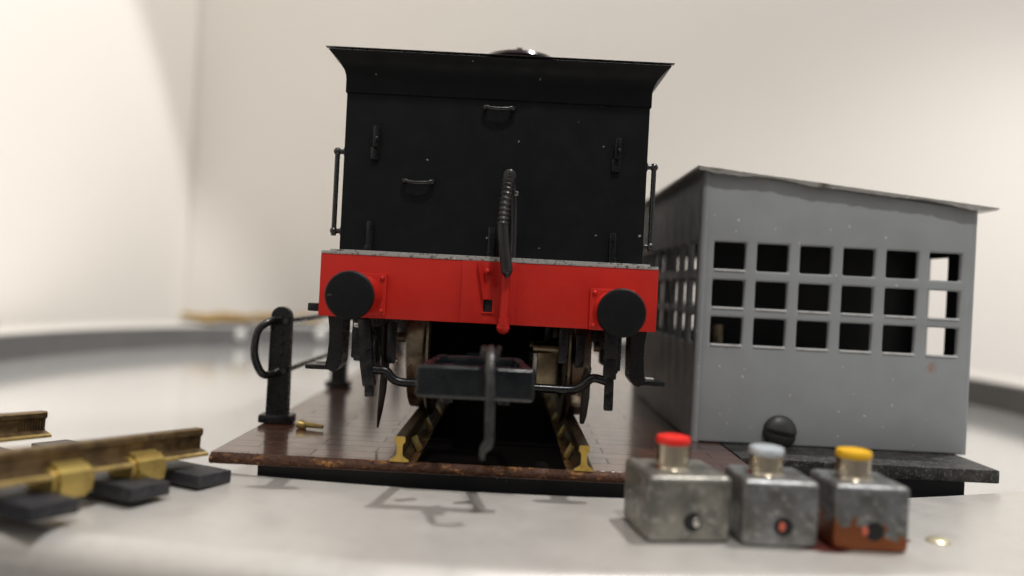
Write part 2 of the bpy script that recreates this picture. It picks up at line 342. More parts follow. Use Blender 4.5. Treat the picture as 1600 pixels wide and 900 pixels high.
for sx in (-1, 1): b.span((XT+sx*2.1-0.12, DY0+0.345, -0.42), (XT+sx*2.1+0.12, DY1-0.4, ZD-0.104), 0.01)
b.span((XT-2.22, DY1-0.395, -0.42), (XT+2.22, DY1-0.16, ZD-0.104), 0.01)
b.build('under_beam', M['beam'], bridge)
b = MB(); b.cyl((XT, 20.6, -0.745), (XT, 20.6, ZD-0.106), 0.9, 0.7); b.build('pivot', M['beam'], bridge)

# flat-bottom rail outline (side, height)
def rail_poly(h=0.24, head=0.10, foot=0.18):
    a, f = head/2, foot/2; w_ = 0.028
    half = [(f, 0), (f, 0.022), (f-0.03, 0.035), (w_+0.008, 0.055), (w_, 0.075), (w_, h-0.085), (w_+0.006, h-0.07), (a, h-0.055), (a, h-0.012), (a-0.012, h)]
    return half + [(-x, y_) for x, y_ in half[::-1]]
ZR = ZD + 0.001
for sx in (-1, 1):
    x = XT + sx*0.865
    b = MB(); b.prism(rail_poly(), (x, DY0-0.012, ZR), (x, DY1, ZR), mi=0, mi_cap=1)
    rl = b.build('rail', [M['tarnish_dark'], M['brass']], bridge, 25)
    for k in range(8):
        yy = 8.05 + k*1.1
        b = MB(); b.box((x - sx*0.10, yy, ZR+0.07), (0.05, 0.13, 0.15), 0.012, Matrix.Rotation(sx*R(28), 3, 'Y')); b.build('rail_clip', M['clip'], rl)
ZRT = ZR + 0.24                              # rail top

b = MB(); b.span((XT-0.70, DY0+0.02, ZD+0.002), (XT+0.70, DY1-0.1, ZD+0.012), 0.003); b.build('black_strip', M['black_matte'], bridge)  # thin matte black strip laid on the deck between the rails
# railing on the left of the bridge
railing = bpy.data.objects.new('railing', None); COL.objects.link(railing); railing.parent = bridge
XP = -2.62
zt, zb = CZ-0.505, CZ-1.075
posts = [9.2, 12.45, 15.7, 18.95, 22.2, 25.45, 28.7, 31.9]
for d in posts:
    b = MB()
    hw, top = 0.115, CZ-0.46
    poly = [(-hw-0.01, ZD+0.10), (hw+0.01, ZD+0.10), (hw, top)] + [(hw*math.cos(a), top+hw*math.sin(a)) for a in [math.pi*k/10 for k in range(1, 10)]] + [(-hw, top)]
    b.prism(poly, (XP, d+0.05, 0), (XP, d-0.05, 0))
    b.box((XP, d, ZD+0.053), (0.38, 0.26, 0.10), 0.03)
    for zz in (zt, zb): b.box((XP-0.005, d-0.06, zz), (0.16, 0.05, 0.07), 0.018)
    for k, zz in enumerate((0.14, 0.26, 0.38)): b.box((XP+0.02+0.01*(k % 2), d-0.058, zt-zz*1.0), (0.035, 0.03, 0.05), 0.01, Matrix.Rotation(R(25*(k-1)), 3, 'Y'))
    b.build('post', M['black_trim'], railing)
for zz in (zt, zb):
    b = MB(); b.tube([(XP+0.07, 9.1, zz), (XP+0.07, 32.1, zz)], 0.032, 12); b.build('rod', M['black_gloss'], railing)
b = MB()
hoop = [(XP, 9.12, zt+0.005), (XP-0.09, 9.02, zt-0.01), (XP-0.19, 8.96, zt-0.10), (XP-0.225, 8.95, zt-0.28), (XP-0.205, 8.95, zt-0.45), (XP-0.13, 8.98, zb-0.03), (XP-0.05, 9.06, zb-0.035), (XP+0.01, 9.12, zb)]
b.tube(smooth_path(hoop, 8), 0.044, 14); b.build('hoop', M['black_gloss'], railing)

# ------------------------------------------------------------------ tender
XC = -0.235
tender = thing('model_tender', (XC, 12.0, ZRT), 'black model railway tender with a red buffer beam, standing on the bridge rails', 'tender')
YB, YE = 8.25, 16.4                          # back panel and front end of the tank
def T(x, d, z): return Vector((XC+x, d, CZ+z))
# tank shell with flared top: outline rings going up
b = MB(); bm = b.bm
HW = 1.563
rings = [(0.30, 0.0), (1.925, 0.0), (1.93, 0.014), (2.06, 0.014), (2.10, 0.018), (2.15, 0.032), (2.20, 0.060), (2.24, 0.090), (2.275, 0.125), (2.30, 0.155), (2.318, 0.172), (2.325, 0.165), (2.31, 0.135), (2.26, 0.085), (2.18, 0.03), (2.05, -0.02), (1.75, -0.02)]
prev = None
for z, o in rings:
    pts = [T(-HW-o, YB-o, z), T(HW+o, YB-o, z), T(HW+o, YE+o, z), T(-HW-o, YE+o, z)]
    cur = [bm.verts.new(p) for p in pts]
    if prev:
        for k in range(4): bm.faces.new((prev[k], prev[(k+1) % 4], cur[(k+1) % 4], cur[k]))
    prev = cur
bm.faces.new(prev)
bmesh.ops.recalc_face_normals(bm, faces=bm.faces[:])
tank = b.build('tank', M['black'], tender, 30)
# rivet-line seam under the flare
b = MB()
b.span(T(-HW-0.19, 8.02, 2.326), T(HW+0.19, 8.09, 2.334), 0.003); b.build('flare_edge', M['black_gloss'], tank)
b = MB()
b.span(T(-1.62, 8.085, 0.279), T(1.62, YE+0.1, 0.305), 0.006); b.build('footplate', M['worn'], tender)
for x0, x1 in ((-1.72, -1.60), (1.60, 1.72)):
    b = MB(); b.span(T(x0, 8.24, -0.36), T(x1, YE, -0.24), 0.01); b.build('valance', M['black_trim'], tender)
b = MB(); b.box(T(-1.79, 8.34, -0.30), (0.16, 0.12, 0.085), 0.015); b.build('peg', M['black_trim'], tender)
# filler
b = MB(); c = T(0.19, 9.6, 0)
b.lathe((c.x, c.y, CZ+2.0), [(0.40, -0.3), (0.40, 0.66), (0.43, 0.67), (0.44, 0.70), (0.41, 0.74), (0.25, 0.785), (0, 0.795)], seg=40)
filler = b.build('water_filler', M['filler'], tender)
b = MB(); b.span((c.x-0.05, c.y-0.30, CZ+2.74), (c.x+0.03, c.y+0.3, CZ+2.802), 0.012); b.build('filler_clamp', M['bright'], filler)
# buffer beam
YF = 8.06
b = MB(); b.span(T(-1.705, YF, -0.375), T(1.705, YF+0.18, 0.275), 0.012)
beam = b.build('buffer_beam', M['red'], tender)
b = MB(); b.span(T(-1.70, YF-0.006, 0.255), T(1.70, YF+0.02, 0.285), 0.004); b.build('beam_top_edge', M['worn'], beam)
b = MB()
poly = [(-0.275, -0.365), (0.275, -0.365), (0.275, 0.235), (-0.275, 0.235)]
# plate with the drawhook slot left open
def slab(mb, x0, x1, z0, z1, y0, y1, bev=0.004): mb.span(T(x0, y0, z0), T(x1, y1, z1), bev)
slab(b, -0.275, -0.045, -0.37, 0.25, YF-0.03, YF-0.001); slab(b, 0.045, 0.275, -0.37, 0.25, YF-0.03, YF-0.001)
slab(b, -0.047, 0.047, -0.13, 0.249, YF-0.029, YF-0.001); slab(b, -0.047, 0.047, -0.369, -0.255, YF-0.029, YF-0.001)
b.prism([(0.0, 0), (0.05, 0), (0.0, 0.05)], T(-0.045, YF-0.03, -0.13), T(-0.12, YF-0.03, 0.25), up=(0, -1, 0))
b.prism([(0.0, 0), (0.035, 0), (0.0, 0.05)], T(0.05, YF-0.03, 0.0), T(0.045, YF-0.03, 0.25), up=(0, -1, 0))
b.sphere(T(-0.12+0.10, YF-0.06, 0.155), 0.032)
b.box(T(0, YF-0.035, -0.262), (0.12, 0.02, 0.012), 0.003)
b.build('drawhook_plate', M['red'], beam)
b = MB(); slab(b, -0.044, 0.044, -0.252, -0.132, YF-0.004, YF-0.0015, 0); b.build('drawhook_slot', M['hole'], beam)
# buffers
for sx, zc in ((-1, -0.142), (1, -0.180)):
    x = sx*1.25
    bf = bpy.data.objects.new('buffer', None); COL.objects.link(bf); bf.parent = tender
    b = MB(); b.box(T(x, YF-0.025, zc+0.01), (0.46, 0.05, 0.42), 0.018)
    for dx in (-1, 1):
        for dz in (-1, 1): b.sphere(T(x+dx*0.185, YF-0.05, zc+0.01+dz*0.165), 0.026)
    b.lathe(T(x, YF-0.04, zc), [(0.195, 0), (0.19, 0.04), (0.15, 0.09), (0.135, 0.30), (0.145, 0.32), (0.145, 0.36), (0.0, 0.36)], 'Y-')
    b.build('buffer_housing', M['red'], bf)
    b = MB(); b.cyl(T(x, 7.68, zc), T(x, 7.34, zc), 0.075); b.build('buffer_shank', M['steel'], bf)
    b = MB(); b.lathe(T(x, 7.36, zc), [(0.0, -0.01), (0.205, -0.01), (0.226, 0.0), (0.229, 0.02), (0.226, 0.04), (0.215, 0.052), (0.15, 0.062), (0.0, 0.067)], 'Y-', 64)
    if sx < 0: b.box(T(x-0.165, 7.302, zc-0.005), (0.07, 0.006, 0.014), 0.002, mi=1)
    b.build('buffer_head', [M['buffer_face'], M['hook']], bf)
# lamp irons
def lamp_iron(x, z0, z1, upper):
    b = MB(); yb = YB
    if upper:
        b.box(T(x, yb-0.012, (z0+z1)/2-0.03), (0.062, 0.024, (z1-z0)*0.80), 0.008)
        b.box(T(x, yb-0.06, z1-0.12), (0.058, 0.026, 0.22), 0.010)
        b.box(T(x, yb-0.035, z1-0.16), (0.05, 0.07, 0.035), 0.008)
        b.sphere(T(x+0.012, yb-0.075, z1-0.14), 0.024); b.box(T(x-0.01, yb-0.02, z0+0.06), (0.085, 0.035, 0.13), 0.01)
    else:
        b.box(T(x, yb-0.035, (z0+z1)/2), (0.068, 0.026, z1-z0), 0.012); b.box(T(x, yb-0.045, z0+0.03), (0.062, 0.09, 0.026), 0.006)
        b.box(T(x, yb-0.075, z0+0.03), (0.075, 0.04, 0.05), 0.01)
    b.build('lamp_iron', M['black_trim'], tender)
for x in (-1.235, 1.25): lamp_iron(x, 1.25, 1.60, True)
for x in (-1.255, -0.005, 1.245): lamp_iron(x, 0.31, 0.615, False)
# grab handles
def grab(x, z, w_=0.28):
    b = MB(); h = w_/2
    p = [T(x-h, YB+0.01, z+0.02), T(x-h, YB-0.06, z+0.02), T(x-h+0.05, YB-0.075, z+0.004), T(x, YB-0.08, z-0.002), T(x+h-0.05, YB-0.075, z+0.004), T(x+h, YB-0.06, z+0.02), T(x+h, YB+0.01, z+0.02)]
    b.tube(smooth_path(p, 6), 0.021, 12)
    for sx in (-1, 1): b.sphere(T(x+sx*h, YB-0.05, z+0.015), 0.031)
    b.build('grab_handle', M['black_gloss'], tender)
grab(0.01, 1.826); grab(-0.78, 1.03)
# corner handrails
for sx in (-1, 1):
    b = MB(); x = sx*1.645; yy = YB+0.06
    b.tube([T(x, yy, 0.45), T(x, yy, 1.36)], 0.026, 12)
    hr = b.build('handrail', M['black_gloss'], tender)
    for z in (1.325, 0.50):
        b = MB(); b.lathe(T(sx*HW, yy, z), [(0.05, 0.0), (0.045, 0.012), (0.026, 0.02), (0.026, 0.05), (0.0, 0.05)], Matrix.Rotation(sx*R(90), 4, 'Y'), 16)
        b.sphere(T(x, yy, z), 0.042); b.build('stanchion', M['black_gloss'], hr)
# vacuum pipe: red standpipe on the beam, connector, ribbed hose looping over, black pipe behind it
b = MB()
vp = [U(786, 513, 7.92), U(787, 490, 7.92), U(790, 450, 7.92), U(791, 418, 7.92)]
b.tube(vp, [0.046, 0.046, 0.044, 0.044], 16)
k = U(786, 512, 7.90); b.sphere(k, 0.066, sc=(1, 0.8, 1)); b.cyl(k+Vector((0, 0, 0.02)), k+Vector((0, 0, 0.09)), 0.055)
vac = b.build('brake_pipe', M['red'], tender)
path = smooth_path([U(793, 434, 7.84), U(792, 425, 7.84), U(790, 405, 7.83), U(787, 375, 7.81), U(786, 350, 7.80), U(788, 325, 7.80), U(792, 298, 7.82), U(795, 280, 7.87), U(797, 274, 7.95), U(800, 282, 8.04), U(803, 310, 8.10), U(803, 360, 8.12), U(801, 405, 8.13)], 14)
rs = []
for i, p in enumerate(path):
    f = i/(len(path)-1)*12
    r = 0.058
    if f < 1.2: r = 0.018 + 0.042*min(1, f/1.1)
    if 4.0 < f < 8.0: r = 0.056 + 0.008*math.sin(i*2*math.pi/4.0)
    if f >= 8: r = 0.034
    rs.append(r)
b = MB(); b.tube(path, rs, 16); b.build('hose', M['hose'], vac, 50)
b = MB(); b.box(U(806, 303, 8.0), (0.05, 0.09, 0.05), 0.012); b.build('hose_clip', M['bright'], vac)

# underframe
b = MB()
for sx in (-1, 1): b.span(T(sx*0.66-0.03, 9.0, -0.95), T(sx*0.66+0.03, YE, 0.2), 0.005)
b.span(T(-0.8, 8.26, -0.34), T(0.8, YE-0.02, 0.15)); b.span(T(-0.55, 9.9, -1.0), T(0.55, YE-0.4, -0.345), 0.02)
b.build('inner_frame', M['black_trim'], tender)
for sx in (-1, 1):
    b = MB(); b.span(T(sx*1.30-0.035, 8.5, -0.62), T(sx*1.30+0.035, YE, 0.15), 0.005); b.build('outer_frame', M['black_trim'], tender)
AX = [9.35, 12.2, 15.05]; WR = 0.80; ZA = ZRT + WR
for ya in AX:
    for sx in (-1, 1):
        b = MB(); x = sx*1.30
        b.box((XC+x+sx*0.07, ya, ZA), (0.14, 0.34, 0.40), 0.03); b.box((XC+x+sx*0.13, ya, ZA), (0.06, 0.22, 0.24), 0.03)
        for k in range(5): b.box((XC+x+sx*0.07, ya, ZA+0.24+k*0.028), (0.10, 1.2-0.2*(4-k)*0.9, 0.024), 0.004)
        b.build('axlebox', M['black_trim'], tender)
    b = MB(); b.cyl((XT-0.7, ya, ZA), (XT+0.7, ya, ZA), 0.09); b.cyl((XT-1.32, ya, ZA), (XT-1.1, ya, ZA), 0.06); b.cyl((XT+1.1, ya, ZA), (XT+1.2, ya, ZA), 0.06)
    ax = b.build('axle', M['steel'], tender)
    for sx in (-1, 1):
        m = Matrix.Rotation(sx*R(90), 4, 'Y')
        b = MB(); b.lathe((XT+sx*0.725, ya, ZA), [(0.0, 0.05), (0.60, 0.05), (0.66, 0.0), (0.86, 0.0), (0.885, 0.02), (0.88, 0.045), (0.81, 0.08), (0.80, 0.10), (0.79, 0.26), (0.77, 0.27), (0.68, 0.27), (0.66, 0.22), (0.18, 0.21), (0.16, 0.27), (0.0, 0.27)], m, 64)
        b.build('wheel', M['steel'], ax)
b = MB(); b.span(T(-0.62, 8.7, -0.95), T(0.46, 8.95, -0.33), 0.02); b.build('axle_dark_box', M['black_matte'], tender)  # black box added in front of the axle to darken it
# gear block seen between the wheels
b = MB(); b.cyl(T(0.50, 8.75, -0.64), T(0.77, 8.75, -0.64), 0.06); b.box(T(0.66, 8.80, -0.86), (0.22, 0.12, 0.40), 0.03)
b.build('gear_block', M['bronze'], tender)
for c_, sz, a_ in ((T(-1.33, 8.28, -0.46), (0.09, 0.1, 0.05), 0), (T(-1.02, 8.9, -0.86), (0.06, 0.1, 0.05), -35), (T(1.135, 8.9, -0.87), (0.05, 0.1, 0.08), 0)):
    b = MB(); b.box(c_, sz, 0.012, Matrix.Rotation(R(a_), 3, 'Y')); b.build('pipe_end', M['bright'], tender)
# steps: hanger with a curved rear edge and a tread plate
for sx in (-1, 1):
    b = MB(); x0, d = sx*1.50, 8.32
    zs = [-0.37, -0.50, -0.65, -0.80, -0.91]; outer = [0.165, 0.145, 0.14, 0.15, 0.17]
    poly = [(sx*(o), z) for o, z in zip(outer, zs)] + [(sx*0.11, -0.965), (sx*0.055, -0.955), (-sx*0.0, -0.88), (-sx*0.01, -0.37)]
    b.prism(poly, T(x0, d, 0), T(x0, d+0.34, 0), bev=0.008)
    b.box(T(x0+sx*0.24, d+0.19, -0.925), (0.28, 0.34, 0.05), 0.012)
    b.box(T(x0+sx*0.25, d+0.24, -0.898), (0.09, 0.12, 0.02), 0.006, mi=1)
    b.build('footstep', [M['black_trim'], M['worn']], tender)
# spring hangers beside the steps
for sx in (-1, 1):
    b = MB(); b.box(T(sx*1.345, 8.36, -0.59), (0.115, 0.12, 0.44), 0.02); b.box(T(sx*1.335, 8.36, -0.81), (0.09, 0.1, 0.06), 0.02); b.build('spring_hanger', M['black_trim'], tender)
# guard bar bent under the tender and its two hangers
b = MB(); d = 8.18
gp = [U(572, 576, d), U(590, 578, d), U(604, 580, d), U(612, 590, d), U(626, 597, d), U(660, 599, d), U(740, 603, d), U(836, 606, d), U(890, 609, d), U(908, 604, d), U(920, 594, d), U(930, 591, d), U(948, 596, d)]
b.tube(smooth_path(gp, 6), 0.046, 12); b.build('guard_bar', M['black_trim'], tender)
for pts in ([(570, 500), (572, 545), (573, 570), (577, 600), (577, 617)], [(955, 512), (954, 560), (952, 590), (951, 615), (950, 639)]):
    b = MB()
    for (a, c2) in zip(pts, pts[1:]):
        p, q = U(*a, d), U(*c2, d); wd = 0.13 if a[1] < 590 else 0.088
        b.box((p+q)/2, (wd, 0.10, (p-q).length+0.03), 0.015, Matrix.Rotation(math.atan2(p.x-q.x, p.z-q.z), 3, 'Y'))
    b.build('brake_hanger', M['black_trim'], tender)
# life guards in front of the wheels
b = MB(); d = 8.45; b.tube([U(601, 505, d), U(602, 570, d), U(598, 610, d), U(594, 640, d), U(590, 668, d)], [0.05, 0.05, 0.045, 0.034, 0.012], 10, flat=0.6); b.build('life_guard', M['iron'], tender)
b = MB(); d = 8.62; b.tube([U(918, 520, d), U(917, 580, d), U(915, 620, d), U(911, 650, d), U(909, 662, d)], [0.055, 0.055, 0.055, 0.05, 0.03], 10, flat=0.6); b.build('life_guard', M['iron'], tender)
for px, py, d, sz in ((612, 535, 8.4, (0.10, 0.10, 0.44)), (880, 535, 8.4, (0.10, 0.10, 0.44)), (590, 540, 8.5, (0.08, 0.06, 0.4)), (906, 548, 8.5, (0.10, 0.06, 0.36))):
    b = MB(); b.box(U(px, py, d), sz, 0.02); b.build('brake_block', M['black_trim'], tender)
# tension-lock coupling
cp = bpy.data.objects.new('coupling', None); COL.objects.link(cp); cp.parent = tender
b = MB(); x0 = -0.27
b.box((x0, 6.82, CZ-0.825), (1.01, 0.10, 0.285), 0.045, seg=4)
b.build('coupling_bar', M['coupling'], cp)
b = MB()
for sx in (-1, 1): b.prism([(-0.035, -0.05), (0.035, -0.05), (0.035, 0.05), (-0.035, 0.05)], (x0+sx*0.44, 6.86, CZ-0.74), (x0+sx*0.34, 7.46, CZ-0.70))
b.span((x0-0.385, 7.44, CZ-0.76), (x0+0.385, 7.62, CZ-0.66), 0.02)
b.span((x0-0.16, 7.6, CZ-0.9), (x0+0.16, 8.6, CZ-0.68), 0.02)
b.build('coupling_arm', M['coupling'], cp)
b = MB()
hx = [U(766, 560, 6.95), U(766, 547, 6.80), U(766, 549, 6.60), U(766, 572, 6.44), U(766, 620, 6.38), U(765, 660, 6.36), U(764, 690, 6.36), U(758, 699, 6.36), U(754, 706, 6.36), U(754, 718, 6.37)]
hp = smooth_path(hx, 6); b.tube(hp, [0.040 if i < 40 else 0.040 - 0.022*min(1, (i-40)/14) for i in range(len(hp))], 12, flat=0.8)
b.box(U(766, 554, 6.74), (0.17, 0.12, 0.085), 0.03, Matrix.Rotation(R(8), 3, 'Y')); b.box(U(758, 549, 6.76), (0.05, 0.07, 0.10), 0.02, Matrix.Rotation(R(-25), 3, 'Y')); b.box(U(778, 549, 6.76), (0.045, 0.07, 0.09), 0.02, Matrix.Rotation(R(20), 3, 'Y'))
b.build('coupling_hook', M['hook'], cp)
for sx in (-1, 1):
    b = MB(); b.cyl((x0+sx*0.25, 7.05, CZ-1.03), (x0+sx*0.25, 7.05, CZ-0.70), 0.05, seg=14); b.build('coupling_pin', M['coupling'], cp)

# ------------------------------------------------------------------ control cabin
CX0, CX1, CY0, CY1 = 2.16, 5.39, 9.30, 13.9
ZB = CZ - 1.675
cabin = thing('control_cabin', ((CX0+CX1)/2, (CY0+CY1)/2, ZB), 'grey metal control cabin with rows of small open windows on a black plate', 'cabin')
def ztop(x): return CZ + 1.50 - (x-CX0)*(0.325/3.23)
TH, CR = 0.07, 0.06
def window_wall(mb, a0, a1, cols, pos, top, rows=None):
    """wall panel running along a0..a1 with square openings; pos(a, depth, z) -> point, depth 0 outside, TH inside"""
    rows = rows or [(CZ+0.50, 0.322), (CZ+0.06, 0.322), (CZ-0.372, 0.322)]
    xs = sorted({a0, a1, *[c-w_/2 for c, w_ in cols], *[c+w_/2 for c, w_ in cols]})
    zs = sorted({ZB, *[c-h/2 for c, h in rows], *[c+h/2 for c, h in rows]}) + [None]
    bm = mb.bm; vo, vi = {}, {}
    def vert(dct, i, j, dep):
        if (i, j) not in dct:
            z = zs[j] if zs[j] is not None else top(xs[i]); dct[(i, j)] = bm.verts.new(pos(xs[i], dep, z))
        return dct[(i, j)]
    hole = lambda i, j: any(abs((xs[i]+xs[i+1])/2-c) < w_/2 for c, w_ in cols) and zs[j+1] is not None and any(abs((zs[j]+zs[j+1])/2-c) < h/2 for c, h in rows)
    nI, nJ = len(xs)-1, len(zs)-1
    solid = {(i, j) for i in range(nI) for j in range(nJ) if not hole(i, j)}
    for i, j in solid:
        bm.faces.new([vert(vo, *q, 0) for q in ((i, j), (i+1, j), (i+1, j+1), (i, j+1))]).material_index = 0
        bm.faces.new([vert(vi, *q, TH) for q in ((i, j), (i, j+1), (i+1, j+1), (i+1, j))]).material_index = 1
        for (di, dj, e) in ((-1, 0, ((i, j), (i, j+1))), (1, 0, ((i+1, j), (i+1, j+1))), (0, -1, ((i, j), (i+1, j))), (0, 1, ((i, j+1), (i+1, j+1)))):
            if (i+di, j+dj) not in solid:
                p, q = e; bm.faces.new((vert(vo, *p, 0), vert(vo, *q, 0), vert(vi, *q, TH), vert(vi, *p, TH))).material_index = 0
def finish_wall(mb):
    bmesh.ops.recalc_face_normals(mb.bm, faces=mb.bm.faces[:])
    ed = [e for e in mb.bm.edges if len(e.link_faces) == 2 and e.calc_face_angle(0) > R(60) and (e.link_faces[0].material_index == 0 and e.link_faces[1].material_index == 0)]
    bmesh.ops.bevel(mb.bm, geom=ed, offset=0.028, segments=3, affect='EDGES', profile=0.5)
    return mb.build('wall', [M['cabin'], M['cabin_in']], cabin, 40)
colsF = [(2.515+0.5024*k, 0.372) for k in range(6)]
b = MB(); window_wall(b, CX0+CR, CX1-CR, colsF, lambda a, dp, z: (a, CY0+dp, z), ztop); finish_wall(b)
colsS = [(CY0+0.36+0.5024*k, 0.372) for k in range(8)]
b = MB(); window_wall(b, CY0+CR, CY1-CR, colsS, lambda a, dp, z: (CX0+dp, a, z), lambda a: ztop(CX0)); finish_wall(b)
# right-hand wall: one tall doorway close to the front
b = MB(); window_wall(b, CY0+CR, CY1-CR, [(10.06, 0.52)], lambda a, dp, z: (CX1-dp, a, z), lambda a: ztop(CX1), [(CZ-0.33, 1.94)]); finish_wall(b)
b = MB(); window_wall(b, CX0+CR, CX1-CR, colsF, lambda a, dp, z: (a, CY1-dp, z), ztop); finish_wall(b)
for x in (CX0+CR, CX1-CR):
    for y in (CY0+CR, CY1-CR):
        b = MB(); b.cyl((x, y, ZB), (x, y, ztop(x)-0.004), CR-0.0005, seg=28); b.build('corner', M['cabin'], cabin)
for r_, zc in enumerate((CZ+0.50, CZ+0.06, CZ-0.372)):
    for k in range(6):
        if r_ == 0 and k > 0: continue
        b = MB(); b.box((2.515+0.5024*k, CY0+0.02, zc-0.161-0.006), (0.366, 0.064, 0.026), 0.011, seg=3); b.build('sill', M['sill'], cabin)
# dark inner partition a little behind the front windows, and the cabin floor
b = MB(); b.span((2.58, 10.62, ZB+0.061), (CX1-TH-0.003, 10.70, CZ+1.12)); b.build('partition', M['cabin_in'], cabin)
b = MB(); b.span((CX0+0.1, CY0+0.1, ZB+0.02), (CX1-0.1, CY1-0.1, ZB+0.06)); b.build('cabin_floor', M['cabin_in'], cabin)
b = MB(); b.cyl((2.62, 10.2, ZB+0.061), (2.62, 10.2, CZ-0.33), 0.10); b.cyl((2.46, 10.3, ZB+0.061), (2.46, 10.3, CZ-0.26), 0.035); b.box((2.56, 10.25, CZ-0.45), (0.3, 0.2, 0.05), 0.01); b.build('motor', M['bronze'], cabin)
b = MB(); b.cyl((3.62, 10.4, ZB+0.061), (3.62, 10.4, CZ+1.0), 0.03); b.build('wire', M['screw'], cabin)
# roof sheet: ragged front edge folded down
b = MB(); bm = b.bm; nx = 90; xa, xb = 2.085, 5.565; ya, yb2 = CY0-0.085, CY1+0.15
def zroof(x): return CZ + 1.515 - (x-xa)*(0.318/(xb-xa))
cols = []
for i in range(nx+1):
    x = xa + (xb-xa)*i/nx; z = zroof(x); e = random.uniform(-0.008, 0.008)
    lip = 0.035 + 0.02*math.sin(i*0.21)*math.sin(i*0.05+0.6) + random.uniform(-0.006, 0.006)
    if x > CX1: lip *= max(0.25, 1-(x-CX1)/(xb-CX1))
    cols.append([bm.verts.new(p) for p in ((x, yb2, z+0.012), (x, ya+0.02, z+0.012), (x, ya+e, z+0.004), (x, ya+0.006+e, z-lip), (x, ya+0.03, z-lip-0.004), (x, ya+0.05, z-0.02), (x, yb2, z-0.02))])
for A, B in zip(cols, cols[1:]):
    for k in range(7): bm.faces.new((A[k], A[(k+1) % 7], B[(k+1) % 7], B[k]))
bm.faces.new(cols[0]); bm.faces.new(cols[-1][::-1]); bmesh.ops.recalc_face_normals(bm, faces=bm.faces[:])
b.build('roof', M['roof'], cabin, 30)
# black base plate and bearer
b = MB(); b.span((XR+0.03, 8.50, ZB-0.145), (5.28, CY1+0.3, ZB-0.002), 0.02); base = b.build('base_plate', M['plate'], cabin)
for y0, y1 in ((8.60, 9.0), (12.9, 13.4)):
    b = MB(); b.span((XR+0.06, y0, -0.45), (4.97, y1, ZB-0.148), 0.01); b.build('bearer', M['beam'], cabin)
# round-headed slotted screw on the front
sc = Vector((3.185, CY0, CZ-1.515))
b = MB(); rr = 0.198
prof = [(rr*math.cos(R(a)), 0.02 + 0.11*math.sin(R(a))) for a in range(0, 91, 9)]
for sg in (1, -1):
    h = MB(); h.lathe((0, 0, 0), [(rr*0.97, -0.01)] + prof[:-1] + [(0.0, 0.13)], 'Y-', 64)
    res = bmesh.ops.bisect_plane(h.bm, geom=h.bm.verts[:]+h.bm.edges[:]+h.bm.faces[:], plane_co=(0, 0, sg*0.026), plane_no=(0, 0, -sg), clear_outer=True)
    ed = [e for e in res['geom_cut'] if isinstance(e, bmesh.types.BMEdge)]
    bmesh.ops.contextual_create(h.bm, geom=ed)
    bmesh.ops.transform(h.bm, matrix=Matrix.Translation(sc) @ Matrix.Rotation(R(9), 4, 'Y'), verts=h.bm.verts)
    me = bpy.data.meshes.new('tmp'); h.bm.to_mesh(me); h.bm.free(); b.bm.from_mesh(me); bpy.data.meshes.remove(me)
b.lathe(sc, [(rr*0.95, -0.01), (rr*0.95, 0.03), (0.0, 0.031)], 'Y-', 48)
b.build('screw', M['screw'], cabin)

# ------------------------------------------------------------------ push buttons
def button(px, py, width, rotz, cap, stained, label, pl_h, stub, cx):
    p = U(px, py, 6.08); p.z = 0
    d = p.y
    t = thing('push_button', (p.x, p.y + width/2, 0), label, 'push button', 'push buttons on the rim')
    hh = 0.50
    rot = Matrix.Rotation(R(rotz), 3, 'Z')
    L0 = Vector(t.location)
    def P(x, y, z): return L0 + rot @ Vector((x, y, z))
    b = MB(); b.box(P(0, 0, hh/2+0.002), (width, width, hh), 0.05, rot, seg=5); body = b.build('body', M[stained], t)
    yf = -width/2
    b = MB(); b.lathe(P(0.02, yf, 0.16), [(0.0, 0.0035), (0.072, 0.0035)], Matrix.Rotation(R(rotz), 4, 'Z') @ Matrix.Rotation(R(90), 4, 'X'), 30); b.build('hole', M['hole'], body)
    b = MB(); b.sphere(P(0.02+cx, yf-0.003, 0.16), 0.03, sc=(0.9, 0.4, 1.2)); b.build('contact', M[stub], body)
    b = MB(); b.lathe(P(-0.035, 0.02, hh), [(0.15, 0.0), (0.14, 0.012), (0.130, 0.02), (0.130, pl_h), (0.0, pl_h)], seg=36); b.build('plunger', M['chrome'], t)
    b = MB(); b.lathe(P(-0.035, 0.02, hh+pl_h), [(0.132, -0.012), (0.138, 0.0), (0.138, 0.03), (0.128, 0.048), (0.09, 0.058), (0.0, 0.062)], seg=36); b.build('cap', M[cap], t)
    return t
button(1067, 848, 0.67, 8, 'cap_red', 'zinc', 'grey metal push button with a bright red cap', 0.20, 'bright', 0.03)
button(1218, 861, 0.585, 0, 'cap_white', 'zinc_blue', 'grey metal push button with a pale white cap, between the red and yellow ones', 0.16, 'stub_red', -0.01)
button(1361, 862, 0.575, 0, 'cap_yellow', 'zinc_stained', 'orange stained metal push button with a yellow cap', 0.17, 'stub_red', -0.075)
# red paint smear on the rim round the buttons
b = MB(); bm = b.bm
cpts = []
for k in range(40):
    a = 2*math.pi*k/40; rr = 1 + 0.16*math.sin(3*a+1)+0.10*math.sin(7*a)
    cpts.append(bm.verts.new((2.55 + 0.62*rr*math.cos(a), 6.38 + 0.30*rr*math.sin(a), 0.004)))
bm.faces.new(cpts); ident(b.build('paint_stain', M['stain']), 'dark red paint stain on the rim under the yellow push button', 'stain')
